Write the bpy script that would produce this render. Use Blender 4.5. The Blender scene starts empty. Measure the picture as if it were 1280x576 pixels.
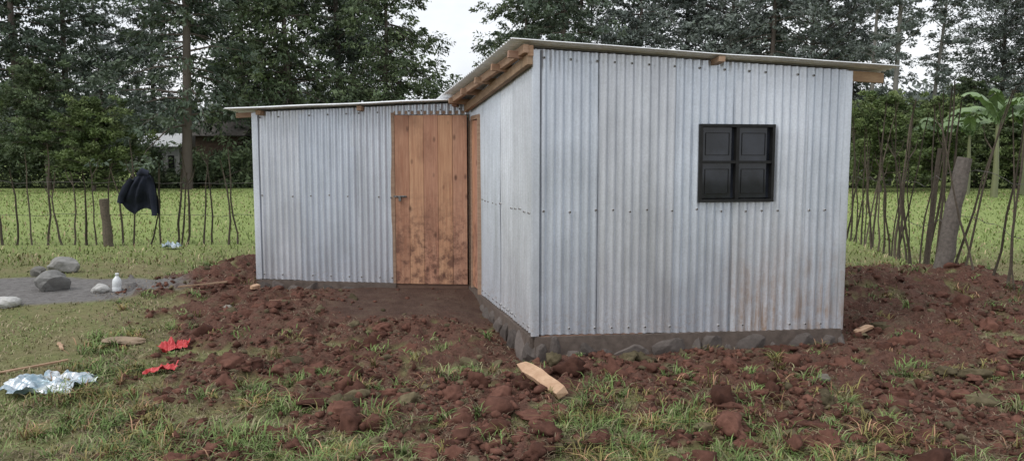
import bpy, math, random
import numpy as np
from mathutils import Vector, Matrix
rng = np.random.default_rng(11)
random.seed(11)
scene = bpy.context.scene
C = bpy.context.collection

# ------------------------------------------------------------------ noise
def vnoise(x, y, seed=0):
    x = np.asarray(x, float); y = np.asarray(y, float)
    xi = np.floor(x).astype(np.int64); yi = np.floor(y).astype(np.int64)
    fx = x - xi; fy = y - yi
    fx = fx*fx*(3-2*fx); fy = fy*fy*(3-2*fy)
    def h(a, b):
        v = (a*374761393 + b*668265263 + seed*144269504) & 0xffffffff
        v = ((v ^ (v >> 13))*1274126177) & 0xffffffff
        return ((v ^ (v >> 16)) & 0xffffff)/float(0xffffff)
    a = h(xi, yi); b = h(xi+1, yi); c = h(xi, yi+1); d = h(xi+1, yi+1)
    return (a*(1-fx)+b*fx)*(1-fy) + (c*(1-fx)+d*fx)*fy
def fbm(x, y, o=4, seed=0):
    s = 0; a = .5; t = 0
    x = np.asarray(x, float); y = np.asarray(y, float)
    for i in range(o):
        s = s + a*vnoise(x, y, seed+i*17); t += a
        x, y = (x*.8-y*.6)*2.03+5.1, (x*.6+y*.8)*2.03+1.7
        a *= .5
    return s/t
def sst(a, b, x):
    t = np.clip((np.asarray(x, float)-a)/(b-a), 0, 1)
    return t*t*(3-2*t)

# ------------------------------------------------------------------ layout
A = (0.19, 6.45); Bc = (3.01, 6.90); I = (-0.484, 9.10)
Cc = (2.25, 10.85); D = (-0.84, 10.50)
W0 = (-3.12, 9.30); W2 = (-3.0, 12.4); W3 = (-0.9, 12.3)
def in_poly(x, y, poly, pad=0):
    x = np.asarray(x, float); y = np.asarray(y, float)
    ins = np.ones(x.shape, bool)
    n = len(poly)
    for i in range(n):
        x0, y0 = poly[i]; x1, y1 = poly[(i+1) % n]
        Lq = math.hypot(x1-x0, y1-y0)
        cr = ((x1-x0)*(y-y0)-(y1-y0)*(x-x0))/Lq
        ins &= cr > -pad
    return ins
MAIN = [A, Bc, Cc, D]
WING = [W0, I, W3, W2]
def segdist(x, y, p, q):
    dx, dy = q[0]-p[0], q[1]-p[1]
    t = np.clip(((x-p[0])*dx+(y-p[1])*dy)/(dx*dx+dy*dy), 0, 1)
    return np.hypot(x-p[0]-t*dx, y-p[1]-t*dy)

def soil_amt(x, y):
    xl = np.interp(y, [3, 4, 6, 8, 9, 10, 12], [-2.3, -2.4, -2.8, -3.5, -4.3, -4.6, -3.3])
    a = sst(-1.2, .8, x-xl)
    front = np.interp(y, [2, 4.2, 5.0, 5.7, 6.2, 8], [.50, .57, .63, .74, .81, .85])
    a = a*front
    a = a*(1-sst(10.0, 11.3, y+0*x)*(1-sst(-5.0, -4.2, x)*(1-sst(-3.0, -2.6, x))*(1-sst(11.2, 12.4, y))))
    a = a*(1-sst(5.6, 6.3, x-.12*(y-8)))
    a = a - .04*sst(2.5, 4.5, x)*(1-sst(5, 6, y))
    return np.clip(a, 0, 1)
def flat_amt(x, y):
    return sst(-2.3, -1.7, x)*(1-sst(-.5, .1, x))*sst(7.2, 8.0, y+.5*(fbm(np.asarray(x)*1.5, np.asarray(y)*1.5, 2, 2)-.5))*(1-sst(9.4, 9.8, y))
def ash_amt(x, y):
    d = np.sqrt(((x+5.9)/1.9)**2+((y-9.0)/.95)**2) + .35*(fbm(x*1.3, y*1.3, 3, 5)-.5)
    return 1-sst(.85, 1.05, d)
def soil_mask(x, y):
    a = soil_amt(x, y)
    n = fbm(x*1.7, y*1.7, 4, 3)*.5+fbm(x*6.5, y*6.5, 3, 9)*.5
    th = 1-a
    m = sst(-.04, .05, n-(.29+.44*th))
    m = np.maximum(m, flat_amt(x, y))
    return m*sst(0.0, .12, a)
def gbase(x, y):
    x = np.asarray(x, float); y = np.asarray(y, float)
    h = .16*sst(6.0, 9.2, y)
    h = h+.05*(fbm(x*.5, y*.5, 2, 21)-.5)
    h = h + sst(20, 200, y)*1.0
    h = h+.14*np.exp(-((y-9.0-.2*(x-4))/.7)**2)*sst(3.3, 4.0, x)*(1-sst(5.8, 6.8, x))
    h = h+.16*np.exp(-((x+3.65)/.35)**2-((y-10.2)/.8)**2)
    return h
def gz(x, y):
    x = np.asarray(x, float); y = np.asarray(y, float)
    m = soil_mask(x, y); f = flat_amt(x, y); ash = ash_amt(x, y)
    near = 1-sst(16, 22, y)
    df = segdist(x, y, A, Bc); ds = segdist(x, y, I, A); dw = segdist(x, y, W0, I)
    nb = 1-np.maximum(np.maximum(np.exp(-(df/.22)**2), np.exp(-(ds/.22)**2)), np.exp(-(dw/.25)**2))*.75
    r = m*(1-.85*f)*near*nb
    sd = soil_amt(x, y)*near*(1-f)*nb
    h = gbase(x, y)
    lump = fbm(x*2.3, y*2.3, 3, 31)-.45
    n1 = 1-np.abs(2*fbm(x*6, y*6, 3, 41)-1)
    n2 = fbm(x*17, y*17, 3, 51)
    h = h+sd*.14*lump+r*(.05*lump+.11*(n1-.6)+.09*(n2-.5)+.01)
    h = h+(1-m)*near*(1-ash)*(.025+.07*sd)*(fbm(x*5, y*5, 3, 61)-.5)
    h = h-.03*np.exp(-(df/.3)**2)*(-.3+1.6*vnoise(x*2.1, x*0, 5))-.04*np.exp(-(dw/.35)**2)*(1-f)-.08*np.exp(-(ds/.3)**2)*(1-sst(8.2, 8.9, y))
    return h
def gz1(x, y):
    return float(gz(np.array([x]), np.array([y]))[0])

# ------------------------------------------------------------------ mesh helpers
def np_mesh(name, V, F, mat=None, col=None, smooth=False, attrs=None, parent=None):
    V = np.asarray(V, np.float32); F = np.asarray(F, np.int32)
    me = bpy.data.meshes.new(name)
    me.vertices.add(len(V)); me.vertices.foreach_set('co', V.ravel())
    me.loops.add(F.size); me.loops.foreach_set('vertex_index', F.ravel())
    me.polygons.add(len(F)); me.polygons.foreach_set('loop_start', np.arange(len(F), dtype=np.int32)*F.shape[1])
    me.update(calc_edges=True)
    if smooth:
        me.polygons.foreach_set('use_smooth', np.ones(len(F), bool))
    if col is not None:
        ca = me.color_attributes.new('Col', 'FLOAT_COLOR', 'POINT')
        c = np.ones((len(V), 4), np.float32); c[:, :3] = col
        ca.data.foreach_set('color', c.ravel())
    if attrs:
        for k, v in attrs.items():
            at = me.attributes.new(k, 'FLOAT', 'POINT'); at.data.foreach_set('value', np.asarray(v, np.float32))
    ob = bpy.data.objects.new(name, me); C.objects.link(ob)
    if mat: me.materials.append(mat)
    if parent: ob.parent = parent
    return ob
class MB:
    def __init__(s): s.V = []; s.F = []; s.C = []; s.n = 0
    def add(s, V, F, c=(1, 1, 1)):
        V = [tuple(v) for v in V]
        s.V += V; s.F += [tuple(i+s.n for i in f) for f in F]; s.C += [c]*len(V); s.n += len(V)
    def tube(s, pts, rad, n=6, c=(1, 1, 1), cap=True):
        pts = [Vector(p) for p in pts]; V = []; F = []
        for i, p in enumerate(pts):
            d = (pts[min(i+1, len(pts)-1)]-pts[max(i-1, 0)]).normalized()
            u = d.cross(Vector((0, 1, 0.13)));
            if u.length < .1: u = d.cross(Vector((1, 0, 0)))
            u.normalize(); w = d.cross(u)
            for k in range(n):
                a = 2*math.pi*k/n
                V.append(p+(u*math.cos(a)+w*math.sin(a))*rad[i])
        for i in range(len(pts)-1):
            for k in range(n):
                F.append((i*n+k, i*n+(k+1) % n, (i+1)*n+(k+1) % n, (i+1)*n+k))
        if cap:
            F.append(tuple(range(n))); F.append(tuple((len(pts)-1)*n+k for k in reversed(range(n))))
        s.add(V, F, c)
    def box(s, p0, p1, w, h, up=(0, 0, 1), c=(1, 1, 1), taper=1):
        p0 = Vector(p0); p1 = Vector(p1); d = (p1-p0).normalized(); up = Vector(up)
        r = d.cross(up).normalized(); u = r.cross(d).normalized()
        V = []
        for p, t in ((p0, 1), (p1, taper)):
            for a, b in ((-1, -1), (1, -1), (1, 1), (-1, 1)):
                V.append(p+r*a*w/2*t+u*b*h/2*t)
        s.add(V, [(3, 2, 1, 0), (4, 5, 6, 7), (0, 1, 5, 4), (1, 2, 6, 5), (2, 3, 7, 6), (3, 0, 4, 7)], c)
    def obj(s, name, mat, smooth=False, parent=None, bevel=0, loc=None):
        me = bpy.data.meshes.new(name); me.from_pydata(s.V, [], s.F); me.update()
        ca = me.color_attributes.new('Col', 'FLOAT_COLOR', 'POINT')
        c = np.ones((len(s.V), 4), np.float32); c[:, :3] = np.array(s.C); ca.data.foreach_set('color', c.ravel())
        if smooth: me.polygons.foreach_set('use_smooth', np.ones(len(me.polygons), bool))
        ob = bpy.data.objects.new(name, me); C.objects.link(ob); me.materials.append(mat)
        if parent: ob.parent = parent
        if loc: ob.location = loc
        if bevel:
            b = ob.modifiers.new('b', 'BEVEL'); b.width = bevel; b.segments = 2; b.limit_method = 'ANGLE'
        return ob
def empty(name, loc=(0, 0, 0)):
    e = bpy.data.objects.new(name, None); C.objects.link(e); e.location = loc; e.empty_display_size = .2
    return e

# ------------------------------------------------------------------ materials
def newmat(name):
    m = bpy.data.materials.new(name); m.use_nodes = True
    nt = m.node_tree; nt.nodes.clear()
    out = nt.nodes.new('ShaderNodeOutputMaterial'); b = nt.nodes.new('ShaderNodeBsdfPrincipled')
    nt.links.new(b.outputs[0], out.inputs[0])
    return m, nt, b
def N(nt, t, **kw):
    n = nt.nodes.new(t)
    for k, v in kw.items(): setattr(n, k, v)
    return n
def L(nt, a, b): nt.links.new(a, b)
def noise(nt, scale, detail=4, rough=.6, vec=None, stretch=None):
    n = N(nt, 'ShaderNodeTexNoise'); n.inputs['Scale'].default_value = scale
    n.inputs['Detail'].default_value = detail; n.inputs['Roughness'].default_value = rough
    if vec is None:
        tc = N(nt, 'ShaderNodeTexCoord'); vec = tc.outputs['Object']
    if stretch:
        mp = N(nt, 'ShaderNodeMapping'); mp.inputs['Scale'].default_value = stretch
        L(nt, vec, mp.inputs[0]); vec = mp.outputs[0]
    L(nt, vec, n.inputs['Vector']); return n.outputs['Fac']
def ramp(nt, fac, stops):
    r = N(nt, 'ShaderNodeValToRGB'); cr = r.color_ramp
    while len(cr.elements) < len(stops): cr.elements.new(.5)
    for e, (p, c) in zip(cr.elements, stops):
        e.position = p; e.color = (c, c, c, 1) if isinstance(c, (int, float)) else (*c, 1)
    L(nt, fac, r.inputs[0]); return r.outputs[0]
def mix(nt, fac, a, b, mode='MIX'):
    m = N(nt, 'ShaderNodeMix', data_type='RGBA', blend_type=mode)
    for s, v in ((m.inputs[0], fac), (m.inputs[6], a), (m.inputs[7], b)):
        if isinstance(v, (int, float)): s.default_value = v
        elif isinstance(v, tuple): s.default_value = (*v, 1)
        else: L(nt, v, s)
    return m.outputs[2]
def math_(nt, op, a, b=0):
    m = N(nt, 'ShaderNodeMath', operation=op)
    for s, v in ((m.inputs[0], a), (m.inputs[1], b)):
        if isinstance(v, (int, float)): s.default_value = v
        else: L(nt, v, s)
    return m.outputs[0]
def attr(nt, name):
    a = N(nt, 'ShaderNodeAttribute'); a.attribute_name = name; return a
def bump(nt, b, h, strength=.5, dist=.01):
    n = N(nt, 'ShaderNodeBump'); n.inputs['Strength'].default_value = strength; n.inputs['Distance'].default_value = dist
    L(nt, h, n.inputs['Height']); L(nt, n.outputs[0], b.inputs['Normal'])
def colmat(name, rough=.8, nscale=20, var=.35, spec=.3, bumpd=0, metallic=0, mult=(1, 1, 1)):
    m, nt, b = newmat(name)
    a = attr(nt, 'Col').outputs['Color']
    n = noise(nt, nscale)
    v = ramp(nt, n, [(.25, 1-var), (.75, 1+0.0)])
    c = mix(nt, 1, a, v, 'MULTIPLY')
    c = mix(nt, 1, c, mult, 'MULTIPLY')
    L(nt, c, b.inputs['Base Color'])
    b.inputs['Roughness'].default_value = rough; b.inputs['Specular IOR Level'].default_value = spec
    b.inputs['Metallic'].default_value = metallic
    if bumpd: bump(nt, b, n, .7, bumpd)
    return m
M_leaf = colmat('foliage', .65, 1.5, .25, .25)
M_blade = colmat('grass_blades', .6, 3, .2, .2)
M_stick = colmat('weathered_sticks', .9, 30, .5, .1, .004)
M_stone = colmat('stone', .9, 14, .45, .2, .01)
M_clod = colmat('soil_clods', .95, 22, .5, .1, .012)

def galv(name, mud=True, base=(.72, .765, .84), met0=.5):
    m, nt, b = newmat(name)
    a = attr(nt, 'Col').outputs['Color']
    st = noise(nt, 1.0, 5, .6, stretch=(9, 9, .7))
    c = mix(nt, 1, base, ramp(nt, st, [(.3, .82), (.7, 1.06)]), 'MULTIPLY')
    bl = noise(nt, 2.2, 4, .6)
    c = mix(nt, 1, c, ramp(nt, bl, [(.35, .90), (.65, 1.04)]), 'MULTIPLY')
    sp = noise(nt, 60, 2, .5)
    c = mix(nt, 1, c, ramp(nt, sp, [(.35, .93), (.65, 1.03)]), 'MULTIPLY')
    c = mix(nt, 1, c, a, 'MULTIPLY')
    if mud:
        tc = N(nt, 'ShaderNodeTexCoord'); sx = N(nt, 'ShaderNodeSeparateXYZ'); L(nt, tc.outputs['Object'], sx.inputs[0])
        mr = N(nt, 'ShaderNodeMapRange', interpolation_type='SMOOTHSTEP')
        L(nt, sx.outputs['Z'], mr.inputs[0]); mr.inputs[1].default_value = 1.45; mr.inputs[2].default_value = .10
        mx = N(nt, 'ShaderNodeMapRange', interpolation_type='SMOOTHSTEP')
        L(nt, sx.outputs['X'], mx.inputs[0]); mx.inputs[1].default_value = 1.7; mx.inputs[2].default_value = 2.1
        mx.inputs[3].default_value = .2; mx.inputs[4].default_value = 1.0
        st2 = ramp(nt, noise(nt, 1.0, 6, .7, stretch=(16, 16, 1.3)), [(.36, 0.), (.58, 1.)])
        st3 = ramp(nt, noise(nt, 6, 6, .75), [(.35, 0.35), (.58, 1.)])
        f = math_(nt, 'MULTIPLY', mr.outputs[0], mx.outputs[0]); f = math_(nt, 'MULTIPLY', f, st2); f = math_(nt, 'MULTIPLY', f, st3)
        ms = N(nt, 'ShaderNodeMapRange', interpolation_type='SMOOTHSTEP')
        L(nt, sx.outputs['Z'], ms.inputs[0]); ms.inputs[1].default_value = .6; ms.inputs[2].default_value = .15
        sp2 = ramp(nt, noise(nt, 26, 5, .75), [(.46, 0.), (.62, 1.)])
        f2 = math_(nt, 'MULTIPLY', math_(nt, 'MULTIPLY', ms.outputs[0], sp2), .5)
        f = math_(nt, 'MAXIMUM', f, f2)
        c = mix(nt, f, c, (.32, .23, .175))
        met = math_(nt, 'MULTIPLY', math_(nt, 'SUBTRACT', 1, f), met0)
        L(nt, met, b.inputs['Metallic'])
    else: b.inputs['Metallic'].default_value = met0
    L(nt, c, b.inputs['Base Color'])
    L(nt, ramp(nt, st, [(.3, .28), (.7, .42)]), b.inputs['Roughness'])
    return m
M_galv = galv('galvanised_iron'); M_roof = galv('galvanised_roof', False, (.90, .91, .93), .05)

def wood(name, c1, c2, grain=(18, 18, 1.2), dirt=0., knots=True):
    m, nt, b = newmat(name)
    a = attr(nt, 'Col').outputs['Color']
    g = noise(nt, 2.0, 6, .65, stretch=grain)
    c = mix(nt, ramp(nt, g, [(.35, 0.), (.65, 1.)]), c1, c2)
    c = mix(nt, 1, c, a, 'MULTIPLY')
    if knots:
        v = N(nt, 'ShaderNodeTexVoronoi'); v.inputs['Scale'].default_value = 1.0
        tc = N(nt, 'ShaderNodeTexCoord'); mp = N(nt, 'ShaderNodeMapping'); mp.inputs['Scale'].default_value = (7, 7, 3.4)
        L(nt, tc.outputs['Object'], mp.inputs[0]); L(nt, mp.outputs[0], v.inputs['Vector'])
        k = ramp(nt, v.outputs['Distance'], [(.06, .9), (.17, 0.)])
        c = mix(nt, k, c, (.09, .038, .022))
        bl = ramp(nt, noise(nt, 3.2, 5, .7, stretch=(1, 1, .5)), [(.5, 0.), (.72, .55)])
        c = mix(nt, bl, c, (.20, .095, .06))
    if dirt:
        tc = N(nt, 'ShaderNodeTexCoord'); sx = N(nt, 'ShaderNodeSeparateXYZ'); L(nt, tc.outputs['Object'], sx.inputs[0])
        mr = N(nt, 'ShaderNodeMapRange', interpolation_type='SMOOTHSTEP'); L(nt, sx.outputs['Z'], mr.inputs[0])
        mr.inputs[1].default_value = 1.6; mr.inputs[2].default_value = .5
        d = ramp(nt, noise(nt, 9, 6, .75), [(.45, 0.), (.61, 1.)])
        f = math_(nt, 'MULTIPLY', math_(nt, 'MULTIPLY', mr.outputs[0], d), dirt)
        c = mix(nt, f, c, (.12, .052, .036))
    L(nt, c, b.inputs['Base Color']); b.inputs['Roughness'].default_value = .7
    bump(nt, b, g, .4, .003)
    return m
M_door = wood('door_timber', (.40, .20, .130), (.54, .315, .215), dirt=.85)
M_beam = wood('rafter_timber', (.32, .20, .135), (.46, .315, .22), (4, 4, 14), knots=False)
M_chip = wood('fresh_cut_timber', (.42, .25, .15), (.60, .40, .26), (6, 6, 6), knots=False)

def ground_mat():
    m, nt, b = newmat('ground_soil_and_grass')
    s = attr(nt, 'soil').outputs['Fac']; ash = attr(nt, 'ash').outputs['Fac']; fl = attr(nt, 'flat').outputs['Fac']
    n1 = noise(nt, 1.6, 6, .65); n2 = noise(nt, 14, 6, .7); n3 = noise(nt, 60, 4, .7); n0 = noise(nt, .12, 4, .6)
    n4 = noise(nt, 5, 5, .7)
    soil = mix(nt, ramp(nt, n2, [(.3, 0.), (.7, 1.)]), (.078, .037, .028), (.190, .092, .067))
    soil = mix(nt, ramp(nt, n1, [(.35, 0.), (.7, .8)]), soil, (.150, .088, .066))
    soil = mix(nt, ramp(nt, n4, [(.52, 0.), (.68, .65)]), soil, (.145, .120, .078))
    soil = mix(nt, 1, soil, ramp(nt, n3, [(.3, .6), (.6, 1.15)]), 'MULTIPLY')
    soil = mix(nt, math_(nt, 'MULTIPLY', fl, .75), soil, mix(nt, ramp(nt, n4, [(.35, 0.), (.65, 1.)]), (.070, .048, .039), (.125, .085, .066)))
    gr = mix(nt, ramp(nt, n2, [(.3, 0.), (.7, 1.)]), (.125, .135, .055), (.23, .235, .10))
    gr = mix(nt, ramp(nt, n1, [(.40, 0.), (.66, .75)]), gr, (.24, .19, .115))
    far = mix(nt, ramp(nt, n0, [(.3, 0.), (.7, 1.)]), (.24, .31, .10), (.31, .37, .135))
    far = mix(nt, 1, far, ramp(nt, n2, [(.3, .78), (.7, 1.1)]), 'MULTIPLY')
    tc = N(nt, 'ShaderNodeTexCoord'); sx = N(nt, 'ShaderNodeSeparateXYZ'); L(nt, tc.outputs['Object'], sx.inputs[0])
    mr = N(nt, 'ShaderNodeMapRange', interpolation_type='SMOOTHSTEP'); L(nt, sx.outputs['Y'], mr.inputs[0])
    mr.inputs[1].default_value = 10.5; mr.inputs[2].default_value = 15
    gr = mix(nt, mr.outputs[0], gr, far)
    c = mix(nt, s, gr, soil)
    as_ = mix(nt, ramp(nt, n2, [(.3, 0.), (.7, 1.)]), (.13, .12, .115), (.25, .24, .23))
    c = mix(nt, ash, c, as_)
    L(nt, c, b.inputs['Base Color']); b.inputs['Roughness'].default_value = .95; b.inputs['Specular IOR Level'].default_value = .15
    bump(nt, b, math_(nt, 'ADD', n2, math_(nt, 'MULTIPLY', n3, .5)), .9, .035)
    return m
def axis(fine0, fine1, step, lo, hi, g=1.12):
    a = list(np.arange(fine0, fine1, step)); s = step; v = a[-1]
    while v < hi: s *= g; v += s; a.append(v)
    s = step; v = a[0]; pre = []
    while v > lo: s *= g; v -= s; pre.append(v)
    return np.array(pre[::-1]+a)
xs = axis(-6.0, 6.8, .027, -320, 320); ys = axis(3.3, 10.4, .026, -40, 420, 1.08)
GX, GY = np.meshgrid(xs, ys)
fx = GX.ravel(); fy = GY.ravel(); zz = gz(fx, fy)
nx = len(xs); ny = len(ys)
idx = np.arange(nx*ny).reshape(ny, nx)
F = np.stack([idx[:-1, :-1], idx[:-1, 1:], idx[1:, 1:], idx[1:, :-1]], -1).reshape(-1, 4)
ground = np_mesh('ground', np.stack([fx, fy, zz], -1), F, ground_mat(), smooth=True,
    attrs={'soil': soil_mask(fx, fy), 'ash': ash_amt(fx, fy), 'flat': flat_amt(fx, fy)})
del GX, GY

def outside(x, y, pad=.03):
    return ~(in_poly(x, y, MAIN, pad) | in_poly(x, y, WING, pad))

# ------------------------------------------------------------------ grass
def blades(name, bx, by, h, lean, w, col, zoff=0):
    n = len(bx); bz = gz(bx, by)-.004+zoff
    a = rng.uniform(0, 2*np.pi, n); d = np.stack([np.cos(a), np.sin(a)], -1); p = np.stack([-d[:, 1], d[:, 0]], -1)
    V = np.zeros((n, 5, 3))
    b = np.stack([bx, by], -1)
    V[:, 0, :2] = b-p*w[:, None]; V[:, 1, :2] = b+p*w[:, None]; V[:, 0, 2] = bz; V[:, 1, 2] = bz
    m = b+d*(h*lean*.4)[:, None]
    V[:, 2, :2] = m-p*w[:, None]*.75; V[:, 3, :2] = m+p*w[:, None]*.75; V[:, 2, 2] = V[:, 3, 2] = bz+h*.6
    V[:, 4, :2] = b+d*(h*lean)[:, None]; V[:, 4, 2] = bz+h*(1-.35*np.clip(lean, 0, 2)*.6)
    o = (np.arange(n)*5)[:, None]
    F = np.concatenate([o+np.array([0, 1, 3]), o+np.array([0, 3, 2]), o+np.array([2, 3, 4])])
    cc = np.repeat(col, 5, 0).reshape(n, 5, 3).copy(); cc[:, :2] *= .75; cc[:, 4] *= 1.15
    return np_mesh(name, V.reshape(-1, 3), F, M_blade, cc.reshape(-1, 3))
def scatter(n, y0, y1, k=.95):
    u = rng.random(n); y = 1/(1/y0+(1/y1-1/y0)*u)
    x = rng.uniform(-1, 1, n)*(k*y+.5)
    return x, y
def gcol(n, kind):
    t = rng.random((n, 1))
    g1 = np.array([.125, .170, .058]); g2 = np.array([.27, .33, .125]); dry = np.array([.42, .35, .22]); br = np.array([.18, .125, .08])
    c = g1*(1-t)+g2*t
    pdry = {'lawn': .34, 'tuft': .18, 'far': .12}[kind]
    q = rng.random(n)
    c[q < pdry] = dry*rng.uniform(.6, 1.1, ((q < pdry).sum(), 1)); c[q > .93] = br
    return c
x, y = scatter(165000, 3.0, 17)
m = soil_mask(x, y); ash = ash_amt(x, y); sa = soil_amt(x, y)
dens = fbm(x*2.2, y*2.2, 3, 77)
keep = (rng.random(len(x)) > m*1.3) & (rng.random(len(x)) > ash*1.1) & outside(x, y) & (rng.random(len(x)) < (.25+1.3*dens*dens*2)*(1-.6*sa))
x = x[keep]; y = y[keep]; n = len(x)
pat = fbm(x*3, y*3, 2, 71); pd = sst(.46, .60, fbm(x*1.2, y*1.2, 3, 73))[:, None]
cl = gcol(n, 'lawn'); cl = cl*(1-pd*.55)+np.array([.27, .22, .13])*pd*.55; cl = cl*(.7+.7*pat)[:, None]
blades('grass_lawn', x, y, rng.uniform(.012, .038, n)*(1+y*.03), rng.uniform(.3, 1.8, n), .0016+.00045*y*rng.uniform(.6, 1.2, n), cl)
x, y = scatter(8000, 3.0, 13)
am = soil_amt(x, y); m = soil_mask(x, y)
cl1 = fbm(x*1.9+9, y*1.9, 3, 91)
keep = outside(x, y, .08) & (ash_amt(x, y) < .2) & (rng.random(len(x)) < ((1-m)*(cl1 > .48)*.95+.08)) & (am > .08) & (flat_amt(x, y) < .3)
x = x[keep]; y = y[keep]; nt_ = len(x); k = 26
R = rng.uniform(.012, .07, nt_)
tx = np.repeat(x, k)+rng.normal(0, 1, nt_*k)*np.repeat(R, k); ty = np.repeat(y, k)+rng.normal(0, 1, nt_*k)*np.repeat(R, k)
hh = np.repeat(rng.uniform(.022, .10, nt_)*(1+.25*(y < 5.6)), k)*rng.uniform(.5, 1.15, nt_*k)
ok = outside(tx, ty, .02)
dryt = (rng.random(nt_) < .38)[:, None]
tb = np.where(dryt, np.array([1.25, .88, .85]), np.array([.95, 1.10, .95]))*rng.uniform(.6, 1.25, (nt_, 1))
tcol = gcol(nt_*k, 'tuft')*np.repeat(tb, k, 0)
tx = tx[ok]; ty = ty[ok]
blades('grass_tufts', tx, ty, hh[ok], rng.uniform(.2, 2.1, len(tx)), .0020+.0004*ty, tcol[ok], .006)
x, y = scatter(95000, 3.0, 11)
keep = outside(x, y, .05) & (soil_amt(x, y) > .08) & (rng.random(len(x)) < (fbm(x*2.4, y*2.4, 3, 15) > .48)*.8+.08) & (flat_amt(x, y) < .5)
x = x[keep]; y = y[keep]; n = len(x)
cs = np.array([.27, .205, .135])*rng.uniform(.35, 1.35, (n, 1))
blades('dry_grass_litter', x, y, rng.uniform(.012, .03, n), rng.uniform(1.2, 3.8, n), .0012+.0003*y, cs, .008)
x = rng.uniform(-34, 34, 60000); u = rng.random(60000); y = 11+27*u**1.3
keep = outside(x, y, .3) & (soil_mask(x, y) < .3) & (np.abs(x) < y*.95)
x = x[keep]; y = y[keep]; n = len(x)
cf = gcol(n, 'far')*np.array([1.15, 1.15, 1.05])*(.85+.5*fbm(x*.5, y*.5, 3, 8))[:, None]
blades('pasture_grass', x, y, rng.uniform(.04, .11, n), rng.uniform(.2, 1.2, n), .004+.0006*y*rng.uniform(.5, 1.2, n), cf)

# ------------------------------------------------------------------ clods
import bmesh
def ico(sub):
    bm = bmesh.new(); bmesh.ops.create_icosphere(bm, subdivisions=sub, radius=1)
    V = np.array([v.co[:] for v in bm.verts]); F = np.array([[v.index for v in f.verts] for f in bm.faces]); bm.free(); return V, F
IV, IF = ico(2); IV1, IF1 = ico(1); IV3, IF3 = ico(3)
def clods(name, x, y, r, V0, F0, mat, cbase, sink=.25, flat=(.55, .9), grassy=0.):
    n = len(x); nv = len(V0)
    z = gz(x, y)
    S = np.stack([r*rng.uniform(.7, 1.5, n), r*rng.uniform(.6, 1.1, n), r*rng.uniform(flat[0], flat[1], n)], -1)
    ax = rng.uniform(0, 2*np.pi, n); ca = np.cos(ax); sa = np.sin(ax)
    seeds = rng.uniform(0, 100, n)[:, None]
    P = V0[None]*np.ones((n, 1, 1))
    for q in range(5):
        nn = rng.normal(size=(n, 3)); nn /= np.linalg.norm(nn, axis=1, keepdims=True); dd = rng.uniform(.35, .8, n)
        t = np.einsum('nij,nj->ni', P, nn)-dd[:, None]
        P = P-np.maximum(t, 0)[..., None]*nn[:, None]*.92
    d = vnoise(P[..., 0]*1.9+seeds, P[..., 1]*1.9+P[..., 2]*2.3+seeds*2, 3)*.9+vnoise(P[..., 0]*5+seeds, P[..., 1]*5-P[..., 2]*4.7, 4)*.5+.35
    P = P*d[..., None]*S[:, None]
    X = P[..., 0]*ca[:, None]-P[..., 1]*sa[:, None]+x[:, None]; Y = P[..., 0]*sa[:, None]+P[..., 1]*ca[:, None]+y[:, None]
    Z = P[..., 2]+(z+S[:, 2]*sink)[:, None]
    V = np.stack([X, Y, Z], -1).reshape(-1, 3)
    F = (F0[None]+(np.arange(n)*nv)[:, None, None]).reshape(-1, 3)
    cb = np.array(cbase)*rng.uniform(.55, 1.3, (n, 1))
    g = rng.random(n) < grassy
    cb[g] = np.array([.17, .14, .085])*rng.uniform(.6, 1.2, (g.sum(), 1))
    return np_mesh(name, V, F, mat, np.repeat(cb, nv, 0))
x, y = scatter(48000, 3.0, 11.5)
m = soil_mask(x, y)
keep = outside(x, y, .06) & (rng.random(len(x)) < m*(1-.90*flat_amt(x, y))) & (fbm(x*2.5, y*2.5, 2, 44) > .33)
x = x[keep]; y = y[keep]
r = np.clip(np.exp(rng.normal(-4.25, .6, len(x))), .006, .042)
clods('soil_crumbs', x, y, r, IV1, IF1, M_clod, (.172, .083, .061), grassy=.14)
x, y = scatter(3600, 3.2, 11)
m = soil_mask(x, y)
keep = outside(x, y, .12) & (rng.random(len(x)) < m*(1-flat_amt(x, y))) & (fbm(x*1.5+3, y*1.5, 2, 46) > .40)
x = x[keep]; y = y[keep]
r = np.clip(np.exp(rng.normal(-3.0, .45, len(x))), .03, .12)
clods('soil_clods', x, y, r, IV3, IF3, M_clod, (.158, .076, .056), .05, (.4, .85), grassy=.18)

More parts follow.
